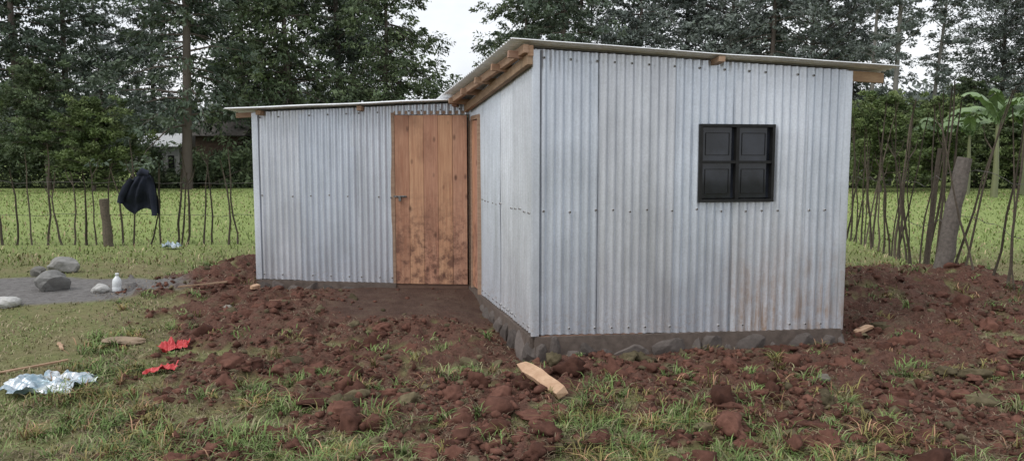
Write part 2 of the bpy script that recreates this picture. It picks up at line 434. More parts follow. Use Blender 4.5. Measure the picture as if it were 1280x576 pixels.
# ------------------------------------------------------------------ shed
shed = empty('corrugated_iron_shed', (1.4, 8.4, 0))
def to_parent(ob, p):
    ob.parent = p; ob.matrix_parent_inverse = Matrix.Translation(p.location).inverted()
PITCH = .076
def roofz(x, y): return 2.665-.0295*x-.0883*(y-6.25)
def wingz(x, y): return 2.40+.036*(x+.5)-.03*(y-9.0)
def corr(name, p0, p1, zb0, zb1, topf, holes=(), seed=0, bottom_off=None, s_start=0, s_end=None, parent=shed):
    r = random.Random(seed)
    p0 = np.array(p0); p1 = np.array(p1); Lw = np.linalg.norm(p1-p0); d = (p1-p0)/Lw; nrm = np.array([d[1], -d[0]])
    if s_end is None: s_end = Lw
    Vs = []; Fs = []; Cs = []; off = 0; s = s_start; i = 0
    zin = sorted(set([.45, .8, 1.1, 1.26, 1.6, 1.9, 2.15]+[h[2] for h in holes if h[2] > .3]+[h[3] for h in holes if h[3] < 2.3]))
    while s < s_end-.001:
        e = min(s+.62+r.choice((0, 0, PITCH*2)), s_end)
        s0 = max(s-PITCH*.9, s_start) if i else s
        ss = np.linspace(s0, e, max(2, int(round((e-s0)/(PITCH/10))))+1)
        for h in holes:
            for hb in h[:2]:
                if s0 < hb < e: ss = np.sort(np.append(ss, hb))
        zb = zb0+(zb1-zb0)*ss/Lw+r.uniform(-.018, .008)
        px = p0[0]+d[0]*ss; py = p0[1]+d[1]*ss
        zt = topf(px, py)
        rows = [zb]+[np.full_like(ss, z) for z in zin if z > zb.max()+.02 and z < zt.min()-.02]+[zt]
        Z = np.stack(rows); nr = len(rows)
        S = np.broadcast_to(ss, Z.shape)
        o = .0125*np.cos(2*np.pi*S/PITCH)+.005*(i % 2)+.010+.018*(fbm(S*1.3+seed*7+i*3.3, Z*1.6, 2, seed)-.5)
        V = np.stack([p0[0]+d[0]*S+nrm[0]*o, p0[1]+d[1]*S+nrm[1]*o, Z], -1).reshape(-1, 3)
        ns = len(ss); ix = np.arange(nr*ns).reshape(nr, ns)
        F = np.stack([ix[:-1, :-1], ix[:-1, 1:], ix[1:, 1:], ix[1:, :-1]], -1)
        sm = (ss[:-1]+ss[1:])/2; zm = (Z[:-1, :-1]+Z[1:, 1:])/2
        keep = np.ones(F.shape[:2], bool)
        for h in holes:
            keep &= ~((sm[None] > h[0]) & (sm[None] < h[1]) & (zm > h[2]) & (zm < h[3]))
        F = F[keep]
        b = r.uniform(.88, 1.06); t = r.uniform(-.02, .012)
        edge = 1-.12*np.exp(-((S.reshape(-1)-e)/.010)**2)
        Vs.append(V); Fs.append(F+off); Cs.append(np.array([b-t, b, b+t])[None]*edge[:, None]); off += len(V)
        s = e; i += 1
    ob = np_mesh(name, np.concatenate(Vs), np.concatenate(Fs), M_galv, np.concatenate(Cs), smooth=True)
    to_parent(ob, parent)
    mb = MB()
    k = int(s_start/PITCH)+1
    while k*PITCH < s_end-.01:
        sc = k*PITCH; px = p0[0]+d[0]*sc; py = p0[1]+d[1]*sc
        for zc in (zb0+(zb1-zb0)*sc/Lw+.055, 1.27+r.uniform(-.012, .012)-.02*sc/Lw, float(topf(px, py))-.07):
            if r.random() < .12 or any(h[0]-.02 < sc < h[1]+.02 and h[2]-.02 < zc < h[3]+.02 for h in holes): continue
            for rad, o0, o1, cc in ((.0135, .018, .034, (.55, .55, .55)), (.0078, .034, .039, (.08, .065, .055))):
                V = []
                for oo, rr in ((o0, rad), (o1, rad*.7)):
                    for q in range(7):
                        a = q*2*math.pi/7
                        V.append((px+nrm[0]*oo+d[0]*rr*math.cos(a), py+nrm[1]*oo+d[1]*rr*math.cos(a), zc+rr*math.sin(a)))
                F = [(q, (q+1) % 7, 7+(q+1) % 7, 7+q) for q in range(7)]+[tuple(range(7, 14))]
                mb.add(V, F, cc)
        k += r.choice((2, 2, 3))
    if mb.V:
        o2 = mb.obj(name+'_nails', M_nail); to_parent(o2, parent)
    return ob
M_nail = colmat('roofing_nails', .5, 40, .3, .4, 0, .3)
LAB = math.dist(A, Bc); LAI = math.dist(A, I); LWI = math.dist(W0, I)
wsx0 = .5086*LAB; wsx1 = .7528*LAB
wt = lambda x, y: roofz(x, y)-.022
wtw = lambda x, y: wingz(x, y)-.022
corr('front_wall', A, Bc, .20, .155, wt, [(wsx0+.02, wsx1-.02, 1.35, 1.99)], 3)
corr('side_wall', I, A, .20, .20, wt, [(0.0, .56, .1, 2.16)], 5)
corr('right_wall', Bc, Cc, .155, .15, wt, (), 6)
corr('back_wall', Cc, D, .15, .2, wt, (), 7)
ds0 = .648*LWI; ds1 = LWI
corr('wing_front_wall', W0, I, .25, .20, wtw, [(ds0, ds1+.1, .1, 2.235)], 8)
corr('wing_left_wall', W2, W0, .2, .25, wtw, (), 9)
corr('wing_back_wall', W3, W2, .2, .2, wtw, (), 10)
corr('wing_right_wall', D, W3, .2, .2, wtw, (), 12)
def on(p0, p1, t, o=0):
    dx, dy = p1[0]-p0[0], p1[1]-p0[1]; Lq = math.hypot(dx, dy)
    return (p0[0]+dx*t+dy/Lq*o, p0[1]+dy*t-dx/Lq*o)
mb = MB()
def corner(P, Q, R, zb, tf, leg=.04, off=.036):
    l0 = math.dist(P, Q); l1 = math.dist(Q, R)
    a = on(P, Q, 1-leg/l0, off*.55); c = on(Q, R, leg/l1, off*.55)
    o1 = on(P, Q, 1, off); o2 = on(Q, R, 0, off)
    mid = (o1[0]+o2[0]-Q[0], o1[1]+o2[1]-Q[1])
    b1 = (mid[0]*.75+a[0]*.25, mid[1]*.75+a[1]*.25); b2 = (mid[0]*.75+c[0]*.25, mid[1]*.75+c[1]*.25)
    pts = [a, b1, ((b1[0]+b2[0]+mid[0])/3, (b1[1]+b2[1]+mid[1])/3), b2, c]; V = []
    for p in pts: V += [(p[0], p[1], zb), (p[0], p[1], float(tf(*Q))-.01)]
    mb.add(V, [(i*2, i*2+2, i*2+3, i*2+1) for i in range(4)], (.95, .95, .95))
corner(I, A, Bc, .19, wt); corner(A, Bc, Cc, .15, wt); corner(W2, W0, I, .24, wtw); corner(Bc, Cc, D, .15, wt); corner(W3, W2, W0, .2, wtw)
o = mb.obj('corner_sheets', M_galv, smooth=True); to_parent(o, shed)
def roof(name, FL, FR, BL, BR, zf, parent, seed):
    FL, FR, BL, BR = map(np.array, (FL, FR, BL, BR))
    Ld = np.linalg.norm(BL-FL); nv = int(Ld/(PITCH/8)); nu = 20
    u = np.linspace(0, 1, nu); v = np.linspace(0, 1, nv)
    U, Vv = np.meshgrid(u, v)
    P = (FL[None, None]*(1-U[..., None])+FR*U[..., None])*(1-Vv[..., None])+(BL*(1-U[..., None])+BR*U[..., None])*Vv[..., None]
    Z = zf(P[..., 0], P[..., 1])+.010+.009*np.cos(2*np.pi*Vv*Ld/PITCH+2.2)+.02*(fbm(U*4+seed, Vv*3, 2, seed)-.5)
    ix = np.arange(nu*nv).reshape(nv, nu)
    F = np.stack([ix[:-1, :-1], ix[:-1, 1:], ix[1:, 1:], ix[1:, :-1]], -1).reshape(-1, 4)
    ob = np_mesh(name, np.stack([P[..., 0], P[..., 1], Z], -1).reshape(-1, 3), F, M_roof, np.ones((nu*nv, 3)), smooth=True)
    sm = ob.modifiers.new('s', 'SOLIDIFY'); sm.thickness = .003; sm.offset = 1
    to_parent(ob, parent)
roof('roof', (0.0, 6.25), (3.44, 6.80), (-1.33, 10.75), (2.6, 11.2), roofz, shed, 1)
roof('wing_roof', (-3.42, 9.10), (-.53, 8.96), (-3.35, 12.6), (-1.2, 12.5), wingz, shed, 2)

mb = MB()
def beam(q0, q1, dz, w=.05, h=.08, zf=roofz, c=1):
    mb.box((q0[0], q0[1], zf(*q0)-dz), (q1[0], q1[1], zf(*q1)-dz), w, h, c=(c, c*random.uniform(.92, 1.02), c*random.uniform(.85, 1)))
beam((.115, 6.30), (-.72, 9.05), .055, .045, .07, c=1.0)
beam(on(I, A, 0.02, .072), on(I, A, 1.04, .072), .135, .05, .085, c=.85)
for t in (.06, .30, .54, .78, .985):
    q0 = on(I, A, t, -.05); q1 = on(I, A, t, .22+.08*(1-t))
    beam(q0, q1, .075, .05, .06, c=.9)
beam(on(A, Bc, -.035, -.035), on(A, Bc, 1.125, -.035), .065, .05, .09, c=1.0)
beam(on(A, Bc, 1.0, -.10), on(A, Bc, 1.135, -.10), .05, .05, .05, c=.8)
for t in (.555,):
    q0 = on(A, Bc, t, -.2); q1 = on(A, Bc, t, .16); beam(q0, q1, .035, .06, .05, c=.9)
q0 = on(A, Bc, -.02, -.3); q1 = on(A, Bc, -.02, .12); beam(q0, q1, .065, .05, .09, c=1.1)
for t in (.035, .50, .93):
    q0 = on(W0, I, t, -.2); q1 = on(W0, I, t, .12); beam(q0, q1, .04, .06, .055, wingz, .85)
beam(on(W0, I, -.09, -.03), on(W0, I, .2, -.03), .05, .05, .06, wingz, .9)
def post(p, z0, z1, w=.05, c=.8): mb.box((p[0], p[1], z0), (p[0], p[1], z1), w, w, up=(0, 1, 0), c=(c, c, c))
t0 = .648
post(on(W0, I, t0-.008, -.005), .17, 2.26); post(on(W0, I, .992, -.03), .17, 2.26, .04)
a = on(W0, I, t0, -.012); b = on(W0, I, .985, -.012)
mb.box((a[0], a[1], 2.26), (b[0], b[1], 2.26), .05, .04, c=(.75, .75, .75))
mb.box((a[0], a[1], .175), (b[0], b[1], .175), .06, .05, c=(.35, .3, .3))
post(on(I, A, .215, .02), .18, 2.2, .06, 1.0); post(on(I, A, .03, .0), .18, 2.2, .05, .9)
a = on(I, A, .03, .0); b = on(I, A, .21, .0)
mb.box((a[0], a[1], 2.185), (b[0], b[1], 2.185), .05, .05, c=(.9, .9, .9))
o = mb.obj('timber_frame', M_beam, bevel=.004); to_parent(o, shed)
mb = MB()
a = on(A, Bc, .02, -.018); b = on(A, Bc, .34, -.018)
mb.box((a[0], a[1], .178), (b[0], b[1], .174), .07, .022, c=(.5, .42, .4))
o = mb.obj('sill_plate', M_beam, bevel=.003); to_parent(o, shed)

def door(name, p0, p1, t0, t1, z0, z1, off, npl, seed):
    r = random.Random(seed); mb = MB(); Lq = math.dist(p0, p1)
    for i in range(npl):
        ta = t0+(t1-t0)*i/npl+.0014/Lq; tb = t0+(t1-t0)*(i+1)/npl-.0014/Lq
        o = off+r.uniform(-.002, .002)
        a = on(p0, p1, ta, o); b = on(p0, p1, tb, o)
        b_ = r.uniform(.85, 1.1); zt = z1-r.uniform(0, .006)
        zm = (z0+zt)/2
        mb.box((a[0], a[1], zm), (b[0], b[1], zm), .024, zt-z0, c=(b_, b_*r.uniform(.92, 1.03), b_*r.uniform(.85, 1.03)))
    o = mb.obj(name, M_door, bevel=.002); to_parent(o, shed)
door('wing_door', W0, I, .652, .982, .205, 2.232, .022, 5, 4)
door('side_door', I, A, .04, .198, .21, 2.155, .0, 3, 6)
m_, nt, b_ = newmat('dark_steel'); b_.inputs['Metallic'].default_value = .8; b_.inputs['Roughness'].default_value = .4
L(nt, ramp(nt, noise(nt, 30), [(.3, .10), (.7, .3)]), b_.inputs['Base Color']); M_steel = m_
mb = MB()
a = on(W0, I, .645, .040); b = on(W0, I, .705, .040)
mb.box((a[0], a[1], 1.262), (b[0], b[1], 1.262), .008, .022)
c_ = on(W0, I, .675, .052); mb.box((c_[0], c_[1], 1.262), (c_[0], c_[1], 1.205), .03, .02, up=(0, 1, 0))
c2 = on(W0, I, .66, .05); d2 = on(W0, I, .70, .05)
mb.tube([(c2[0], c2[1], 1.265), ((c2[0]+d2[0])/2, (c2[1]+d2[1])/2, 1.268), (d2[0], d2[1], 1.262)], [.007]*3, 6)
o = mb.obj('door_hasp', M_steel, bevel=.002); to_parent(o, shed)

m_, nt, b_ = newmat('black_painted_steel'); L(nt, ramp(nt, noise(nt, 15), [(.3, .006), (.7, .018)]), b_.inputs['Base Color']); b_.inputs['Roughness'].default_value = .5; b_.inputs['Specular IOR Level'].default_value = .3; M_black = m_
m_, nt, b_ = newmat('window_glass'); L(nt, mix(nt, ramp(nt, noise(nt, 4, 4), [(.35, 0.), (.65, 1.)]), (.006, .008, .012), (.028, .032, .043)), b_.inputs['Base Color']); b_.inputs['Roughness'].default_value = .07
b_.inputs['Specular IOR Level'].default_value = .5; M_glass = m_
wa, wb, wz0, wz1 = .5086, .7528, 1.33, 2.01
mb = MB()
def wbar(ta, za, tb, zb_, w, dep, off):
    a = on(A, Bc, ta, off); b = on(A, Bc, tb, off)
    nn = on((0, 0), (Bc[0]-A[0], Bc[1]-A[1]), 0, 1)
    mb.box((a[0], a[1], za), (b[0], b[1], zb_), w, dep, up=(nn[0], nn[1], 0))
dt = .013/LAB; fw = .026
wbar(wa, wz0+.013, wb, wz0+.013, fw, .06, .022); wbar(wa, wz1-.013, wb, wz1-.013, fw, .06, .022)
wbar(wa+dt, wz0+.026, wa+dt, wz1-.026, fw, .058, .022); wbar(wb-dt, wz0+.026, wb-dt, wz1-.026, fw, .058, .022)
tm = (wa+wb)/2; zm = (wz0+wz1)/2+.01; hm = .015
wbar(tm, wz0+.026, tm, wz1-.026, hm*2, .05, .022); wbar(wa+2*dt, zm, tm-hm/LAB, zm, .024, .045, .022); wbar(tm+hm/LAB, zm, wb-2*dt, zm, .024, .045, .022)
for (ta, tb) in ((wa+2*dt, tm-hm/LAB), (tm+hm/LAB, wb-2*dt)):
    for (za, zb_) in ((wz0+.026, zm-.012), (zm+.012, wz1-.026)):
        mt = .045/LAB; mz = .05
        x0, x1, z0, z1 = ta+mt, tb-mt, za+mz, zb_-mz
        r_ = .005; of = .0005
        wbar(x0, z0, x1, z0, r_, .004, of); wbar(x0, z1, x1, z1, r_, .004, of)
        wbar(x0, z0, x0, z1, r_, .0038, of+.0001); wbar(x1, z0, x1, z1, r_, .0038, of+.0001)
o = mb.obj('window_frame', M_black, bevel=.001); to_parent(o, shed)
mb = MB(); wbar(wa+dt, zm, wb-dt, zm, wz1-wz0-.05, .006, -.006)
o = mb.obj('window_panes', M_glass); to_parent(o, shed)

def foundation(name, p0, p1, zt0, zt1, zb, seed, tstart=0, tend=1):
    r = random.Random(seed); mb = MB(); Lq = math.dist(p0, p1)
    a = on(p0, p1, tstart, -.05); b = on(p0, p1, tend, -.05)
    h0 = zt0-.016
    mb.box((a[0], a[1], (h0+zb-.25)/2), (b[0], b[1], (zt1-.016+zb-.25)/2), .18, h0-zb+.25, c=(.17, .135, .115))
    s = tstart*Lq-.02
    rs = np.random.default_rng(seed+40)
    while s < tend*Lq:
        w = r.uniform(.10, .40); w = min(w, tend*Lq-s+.05)
        ztop = zt0+(zt1-zt0)*(s/Lq)-r.uniform(.01, .07); zbot = zb-r.uniform(.05, .15)
        cx, cy = on(p0, p1, (s+w/2)/Lq, r.uniform(-.01, .025))
        V = IV3.copy()*1.15
        for q in range(9):
            nn = rs.normal(size=3); nn /= np.linalg.norm(nn); t = V@nn-rs.uniform(.6, .9); V = V-np.maximum(t, 0)[:, None]*nn*.95
        V[:, [0, 2]] = np.clip(V[:, [0, 2]], -.95, .95)
        sd = r.uniform(0, 99)
        V = V*(.9+.18*vnoise(V[:, 0]*1.5+sd, V[:, 1]*1.5+V[:, 2]*1.3, 5)+.10*vnoise(V[:, 0]*6+sd, V[:, 1]*5+V[:, 2]*5.3, 6))[:, None]
        tl = r.uniform(-.2, .2); V[:, 2], V[:, 0] = V[:, 2]+tl*V[:, 0], V[:, 0]-tl*V[:, 2]*.5
        dx, dy = (p1[0]-p0[0])/Lq, (p1[1]-p0[1])/Lq
        X = V[:, 0]*w*.52; Y = V[:, 1]*.075; Z = V[:, 2]*(ztop-zbot)/2+(ztop+zbot)/2
        Z = np.minimum(Z, zt0+(zt1-zt0)*(s/Lq)-.012)
        g = r.uniform(.6, 1.3)
        mb.add(np.stack([cx+X*dx+Y*dy, cy+X*dy-Y*dx, Z], -1), [tuple(f) for f in IF3], (.155*g, .132*g, .120*g))
        s += w*r.uniform(.88, 1.0)
    o = mb.obj(name, M_stone); to_parent(o, shed)
foundation('front_foundation', A, Bc, .20, .155, -.04, 1)
foundation('side_foundation', I, A, .20, .20, -.03, 2, .0, 1.0)
foundation('wing_foundation', W0, I, .25, .20, .10, 3, 0, .65)
foundation('right_foundation', Bc, Cc, .155, .15, .0, 4)
foundation('wing_left_foundation', W2, W0, .2, .25, .1, 5)
foundation('back_foundation', Cc, D, .15, .2, .1, 6)

# ------------------------------------------------------------------ fences
def stick(mb, x, y, h, r0, lean=.08, rnd=random, c=None):
    z = gz1(x, y)-.12
    lx = rnd.gauss(0, lean); ly = rnd.gauss(0, lean); bx = rnd.gauss(0, .045); n = 7
    pts = []; rad = []
    for i in range(n):
        t = i/(n-1)
        pts.append((x+lx*h*t+bx*math.sin(t*3.1)+rnd.gauss(0, .011), y+ly*h*t+rnd.gauss(0, .011), z+(h+.12)*t)); rad.append(r0*(1-.55*t)*rnd.uniform(.85, 1.12))
    g = rnd.uniform(.6, 1.35)
    c = c or (.115*g, .095*g, .074*g)
    mb.tube(pts, rad, 6, c)
    if rnd.random() < .35:
        i = rnd.choice((4, 5)); p = pts[i]; a = rnd.choice((-1, 1))
        mb.tube([p, (p[0]+a*.1, p[1], p[2]+.15), (p[0]+a*.14, p[1], p[2]+.33)], [r0*.5, r0*.4, r0*.2], 5, c)
    return pts
def fence(name, line, dens, hr, rr, lean, seed, wires=(.5, 1.1)):
    rnd = random.Random(seed); mb = MB()
    for (a, b) in zip(line[:-1], line[1:]):
        Lq = math.dist(a, b); s = 0
        while s < Lq:
            t = s/Lq
            stick(mb, a[0]+(b[0]-a[0])*t+rnd.gauss(0, .02), a[1]+(b[1]-a[1])*t+rnd.gauss(0, .03), rnd.uniform(*hr), rnd.uniform(*rr), lean, rnd)
            s += rnd.uniform(.5, 1.5)*dens
        for wz in wires:
            n = 12; pts = []
            for i in range(n):
                t = i/(n-1); x = a[0]+(b[0]-a[0])*t; y = a[1]+(b[1]-a[1])*t
                pts.append((x+.02, y-.02, gz1(x, y)+wz+rnd.gauss(0, .02)))
            mb.tube(pts, [.004]*n, 4, (.16, .15, .14))
    return mb.obj(name, M_stick, smooth=True)
fence('stick_fence', [(-17, 13.2), (-10, 13.6), (-6, 13.9), (-2.5, 14.2), (2, 14.6), (6.6, 14.9)], .22, (1.3, 2.05), (.016, .028), .06, 3, (.55, 1.15))
fence('stick_fence', [(6.55, 14.8), (6.0, 11.8), (5.62, 9.6), (5.75, 8.2), (6.0, 6.0), (6.2, 2.0)], .20, (1.6, 2.6), (.012, .023), .12, 9, (.6, 1.2))
def post_obj(name, x, y, h, r, lx, ly, c):
    mb = MB(); z = gz1(x, y); n = 9; pts = []; rad = []
    for i in range(n):
        t = i/(n-1); pts.append((lx*t+random.gauss(0, .006), ly*t+random.gauss(0, .006), -.2+(h+.2)*t)); rad.append(r*(1-.15*t)*random.uniform(.93, 1.06))
    mb.tube(pts, rad, 12, c)
    return mb.obj(name, M_stick, smooth=False, loc=(x, y, z), bevel=0)
post_obj('fence_post', 5.36, 9.45, 1.38, .105, .24, 0, (.20, .175, .155))
post_obj('fence_post', -7.25, 13.6, .85, .085, -.06, 0, (.17, .14, .11))
post_obj('fence_post', 5.97, 10.9, 1.7, .035, .12, 0, (.12, .10, .08))

def jacket():
    nu, nv = 36, 30; V = []; F = []
    for side in (1, -1):
        for j in range(nv):
            v = j/(nv-1)
            lw = np.interp(v, [0, .12, .35, .7, 1], [.02, -.10, -.22, -.33, -.38])
            rw = np.interp(v, [0, .12, .35, .7, 1], [.16, .24, .27, .30, .32])
            for i in range(nu):
                u = i/(nu-1); x = lw+(rw-lw)*u
                z = -.02-v*(.70+.07*math.sin(u*7)-.24*max(0, .35-u)/.35*v)
                th = (.02+.11*math.sin(math.pi*min(v*1.1+.1, 1))*math.sin(math.pi*u)**.6)
                fold = .035*math.sin(u*19+v*4+2*side)+.03*(float(fbm(u*6, v*5+side*9, 3, 7))-.5)*2
                y = -side*(th+fold*math.sin(math.pi*u)*min(1, v*4))
                V.append((x, y, z))
        o = 0 if side == 1 else nu*nv
        for j in range(nv-1):
            for i in range(nu-1):
                q = (o+j*nu+i, o+j*nu+i+1, o+(j+1)*nu+i+1, o+(j+1)*nu+i)
                F.append(q if side == -1 else q[::-1])
    mb = MB(); mb.add(V, F, (.018, .022, .035))
    mb.tube([(-.12, -.05, -.13), (-.22, -.09, -.28), (-.29, -.10, -.42), (-.34, -.09, -.55)], [.05, .065, .06, .05], 10, (.02, .024, .039))
    mb.tube([(.20, -.04, -.10), (.24, -.08, -.30), (.26, -.09, -.52), (.27, -.08, -.78)], [.05, .06, .055, .045], 10, (.016, .02, .033))
    mb.tube([(.0, -.03, -.05), (.08, -.06, .01), (.17, -.03, -.03)], [.05, .07, .05], 10, (.022, .026, .041))
    m = colmat('navy_cloth', .85, 9, .4, .2, .01)
    return mb.obj('jacket', m, smooth=True, loc=(-6.70, 13.72, gz1(-6.70, 13.72)+1.33))
jacket()
# ------------------------------------------------------------------ small things
def rock(name, x, y, r, c, sx=1, sy=.8, sz=.7, seed=1, sink=.3):
    V = IV3.copy()
    rs = np.random.default_rng(seed)
    for q in range(7):
        nn = rs.normal(size=3); nn /= np.linalg.norm(nn); t = V@nn-rs.uniform(.5, .85); V = V-np.maximum(t, 0)[:, None]*nn*.9
    V = V*(.8+.4*vnoise(V[:, 0]*1.3+seed*7, V[:, 1]*1.3+V[:, 2]*1.7+seed, seed)+.12*vnoise(V[:, 0]*5+seed, V[:, 1]*5+V[:, 2]*4, seed))[:, None]
    V = V*np.array([sx*r, sy*r, sz*r])
    mb = MB(); mb.add(V, [tuple(f) for f in IF3], c)
    return mb.obj(name, M_stone, loc=(x, y, gz1(x, y)+sz*r*(1-sink)*.8))
rock('field_stone', -5.46, 8.95, .22, (.24, .235, .225), seed=12, sz=.6, sink=.15)
rock('field_stone', -6.15, 10.35, .20, (.34, .33, .31), seed=3, sz=.7, sink=.1)
rock('field_stone', -6.30, 10.0, .11, (.22, .21, .19), seed=5)
rock('field_stone', -4.80, 8.75, .095, (.6, .59, .57), seed=6)
rock('field_stone', -5.48, 8.1, .14, (.6, .59, .57), sz=.5, seed=7)
rock('flat_stone', -3.53, 6.8, .18, (.36, .27, .19), sx=1.1, sy=.7, sz=.2, seed=8)
rock('field_stone', 2.35, 5.6, .05, (.2, .18, .15), seed=9)
rock('field_stone', -3.0, 7.9, .05, (.35, .32, .28), seed=10)
def lathe(prof, n=20):
    V = []; F = []
    for (r, z) in prof:
        for k in range(n): V.append((r*math.cos(2*math.pi*k/n), r*math.sin(2*math.pi*k/n), z))
    for i in range(len(prof)-1):
        for k in range(n): F.append((i*n+k, i*n+(k+1) % n, (i+1)*n+(k+1) % n, (i+1)*n+k))
    F.append(tuple(reversed(range(n)))); F.append(tuple((len(prof)-1)*n+k for k in range(n)))
    return V, F
m_, nt, b_ = newmat('milky_plastic'); L(nt, mix(nt, noise(nt, 20), (.60, .63, .65), (.8, .82, .83)), b_.inputs['Base Color']); b_.inputs['Roughness'].default_value = .3
mb = MB(); mb.add(*lathe([(.045, 0), (.05, .01), (.05, .05), (.046, .06), (.05, .07), (.05, .12), (.046, .14), (.022, .175), (.018, .18), (.018, .195), (.021, .196), (.021, .215), (.018, .217)]))
o = mb.obj('plastic_bottle', m_, smooth=True, loc=(-4.63, 8.8, gz1(-4.63, 8.8)))
o.rotation_euler = (0, .06, 0)
def crumple(name, x, y, rx, ry, h, mat, seed, rot=0):
    n = 60; g = np.linspace(-1, 1, n); u, v = np.meshgrid(g, g)
    X = u*np.sqrt(1-v*v/2); Y = v*np.sqrt(1-u*u/2); a = np.arctan2(Y, X)
    k = .45+1.0*fbm(np.cos(a)*2.8+seed, np.sin(a)*2.8+seed, 3, seed)
    X = X*k*rx; Y = Y*k*ry
    f1 = np.abs(fbm(X/rx*2.2+seed, Y/ry*2.2, 2, seed)-.5)*2; f2 = np.abs(fbm(X/rx*5+seed, Y/ry*5, 2, seed+3)-.5)*2
    Xw = X*math.cos(rot)-Y*math.sin(rot); Yw = X*math.sin(rot)+Y*math.cos(rot)
    gzz = gz((x+Xw).ravel(), (y+Yw).ravel()).reshape(n, n)
    Z = gzz-gz1(x, y)+.022+h*(f1*1.5+f2*.6)
    V = np.stack([Xw, Yw, Z], -1).reshape(-1, 3)
    F = [(j*n+i, j*n+i+1, (j+1)*n+i+1, (j+1)*n+i) for j in range(n-1) for i in range(n-1)]
    mb = MB(); mb.add(V, F)
    return mb.obj(name, mat, loc=(x, y, gz1(x, y)))
m_, nt, b_ = newmat('silver_film'); L(nt, mix(nt, ramp(nt, noise(nt, 9), [(.42, 0.), (.58, 1.)]), (.26, .36, .42), (.66, .70, .73)), b_.inputs['Base Color']); b_.inputs['Roughness'].default_value = .3; b_.inputs['Metallic'].default_value = .45
crumple('plastic_sheet_scrap', -3.42, 5.5, .30, .27, .06, m_, 4)
m2_, nt, b_ = newmat('red_film'); L(nt, mix(nt, noise(nt, 25), (.40, .025, .03), (.66, .07, .07)), b_.inputs['Base Color']); b_.inputs['Roughness'].default_value = .35
crumple('red_wrapper', -3.0, 6.65, .13, .10, .03, m2_, 6)
crumple('red_wrapper', -2.78, 5.9, .14, .10, .03, m2_, 9, .5)
crumple('plastic_sheet_scrap', -5.9, 13.1, .15, .12, .08, m_, 12)
def offcut(name, p0, p1, w, h, roll=.3, c=1, taper=.8):
    p0 = Vector(p0); p1 = Vector(p1); mid = (p0+p1)/2; mb = MB()
    d = (p1-p0); n = 6
    up = Vector((math.sin(roll), 0, math.cos(roll)))
    r = d.normalized().cross(up).normalized(); u = r.cross(d.normalized())
    V = []; F = []
    for i in range(n):
        t = i/(n-1); ww = w*(1-(1-taper)*t)*random.uniform(.85, 1.1)*(.6 if i == 0 else 1); q = p0-mid+d*t+r*random.gauss(0, .004)
        for a, b in ((-1, -1), (1, -1), (1, 1), (-1, 1)): V.append(q+r*a*ww/2+u*b*h/2*random.uniform(.8, 1.1)+d*random.gauss(0, .02)*(i in (0, n-1)))
    for i in range(n-1):
        for k in range(4): F.append((i*4+k, i*4+(k+1) % 4, (i+1)*4+(k+1) % 4, (i+1)*4+k))
    F.append((3, 2, 1, 0)); F.append(tuple((n-1)*4+k for k in range(4)))
    mb.add(V, F, (c, c, c))
    return mb.obj(name, M_chip, bevel=.002, loc=tuple(mid))
z2 = gz1(.34, 5.2)
offcut('timber_offcut', (.07, 5.62, z2+.15), (.35, 5.2, z2+.06), .12, .05, -.5, .95)
offcut('timber_offcut', (3.22, 7.0, gz1(3.22, 7.0)+.04), (3.42, 7.12, gz1(3.42, 7.12)+.05), .07, .03, .2, .9)
offcut('timber_offcut', (-2.99, 8.62, gz1(-2.99, 8.62)+.03), (-2.95, 8.74, gz1(-2.95, 8.74)+.06), .07, .04, .2, 1)
offcut('timber_offcut', (-4.12, 6.8, gz1(-4.12, 6.8)+.015), (-3.98, 6.6, gz1(-3.98, 6.6)+.015), .035, .015, .2, .9)
offcut('timber_offcut', (-3.95, 8.9, gz1(-3.95, 8.9)+.04), (-3.35, 8.85, gz1(-3.35, 8.85)+.09), .03, .02, .1, .5)
offcut('timber_offcut', (-4.1, 5.85, gz1(-4.1, 5.85)+.015), (-3.72, 6.25, gz1(-3.72, 6.25)+.02), .03, .015, .1, .7)
offcut('timber_offcut', (-2.6, 8.05, gz1(-2.6, 8.05)+.02), (-2.3, 8.15, gz1(-2.3, 8.15)+.03), .02, .012, .1, .6)
mb = MB(); mb.tube([(0, 0, .01), (.05, -.12, .03), (.03, -.3, .02), (.09, -.42, .015)], [.006, .007, .006, .004], 5, (.3, .24, .16))
mb.obj('twig', M_stick, loc=(-2.1, 4.75, gz1(-2.1, 4.75)+.01))

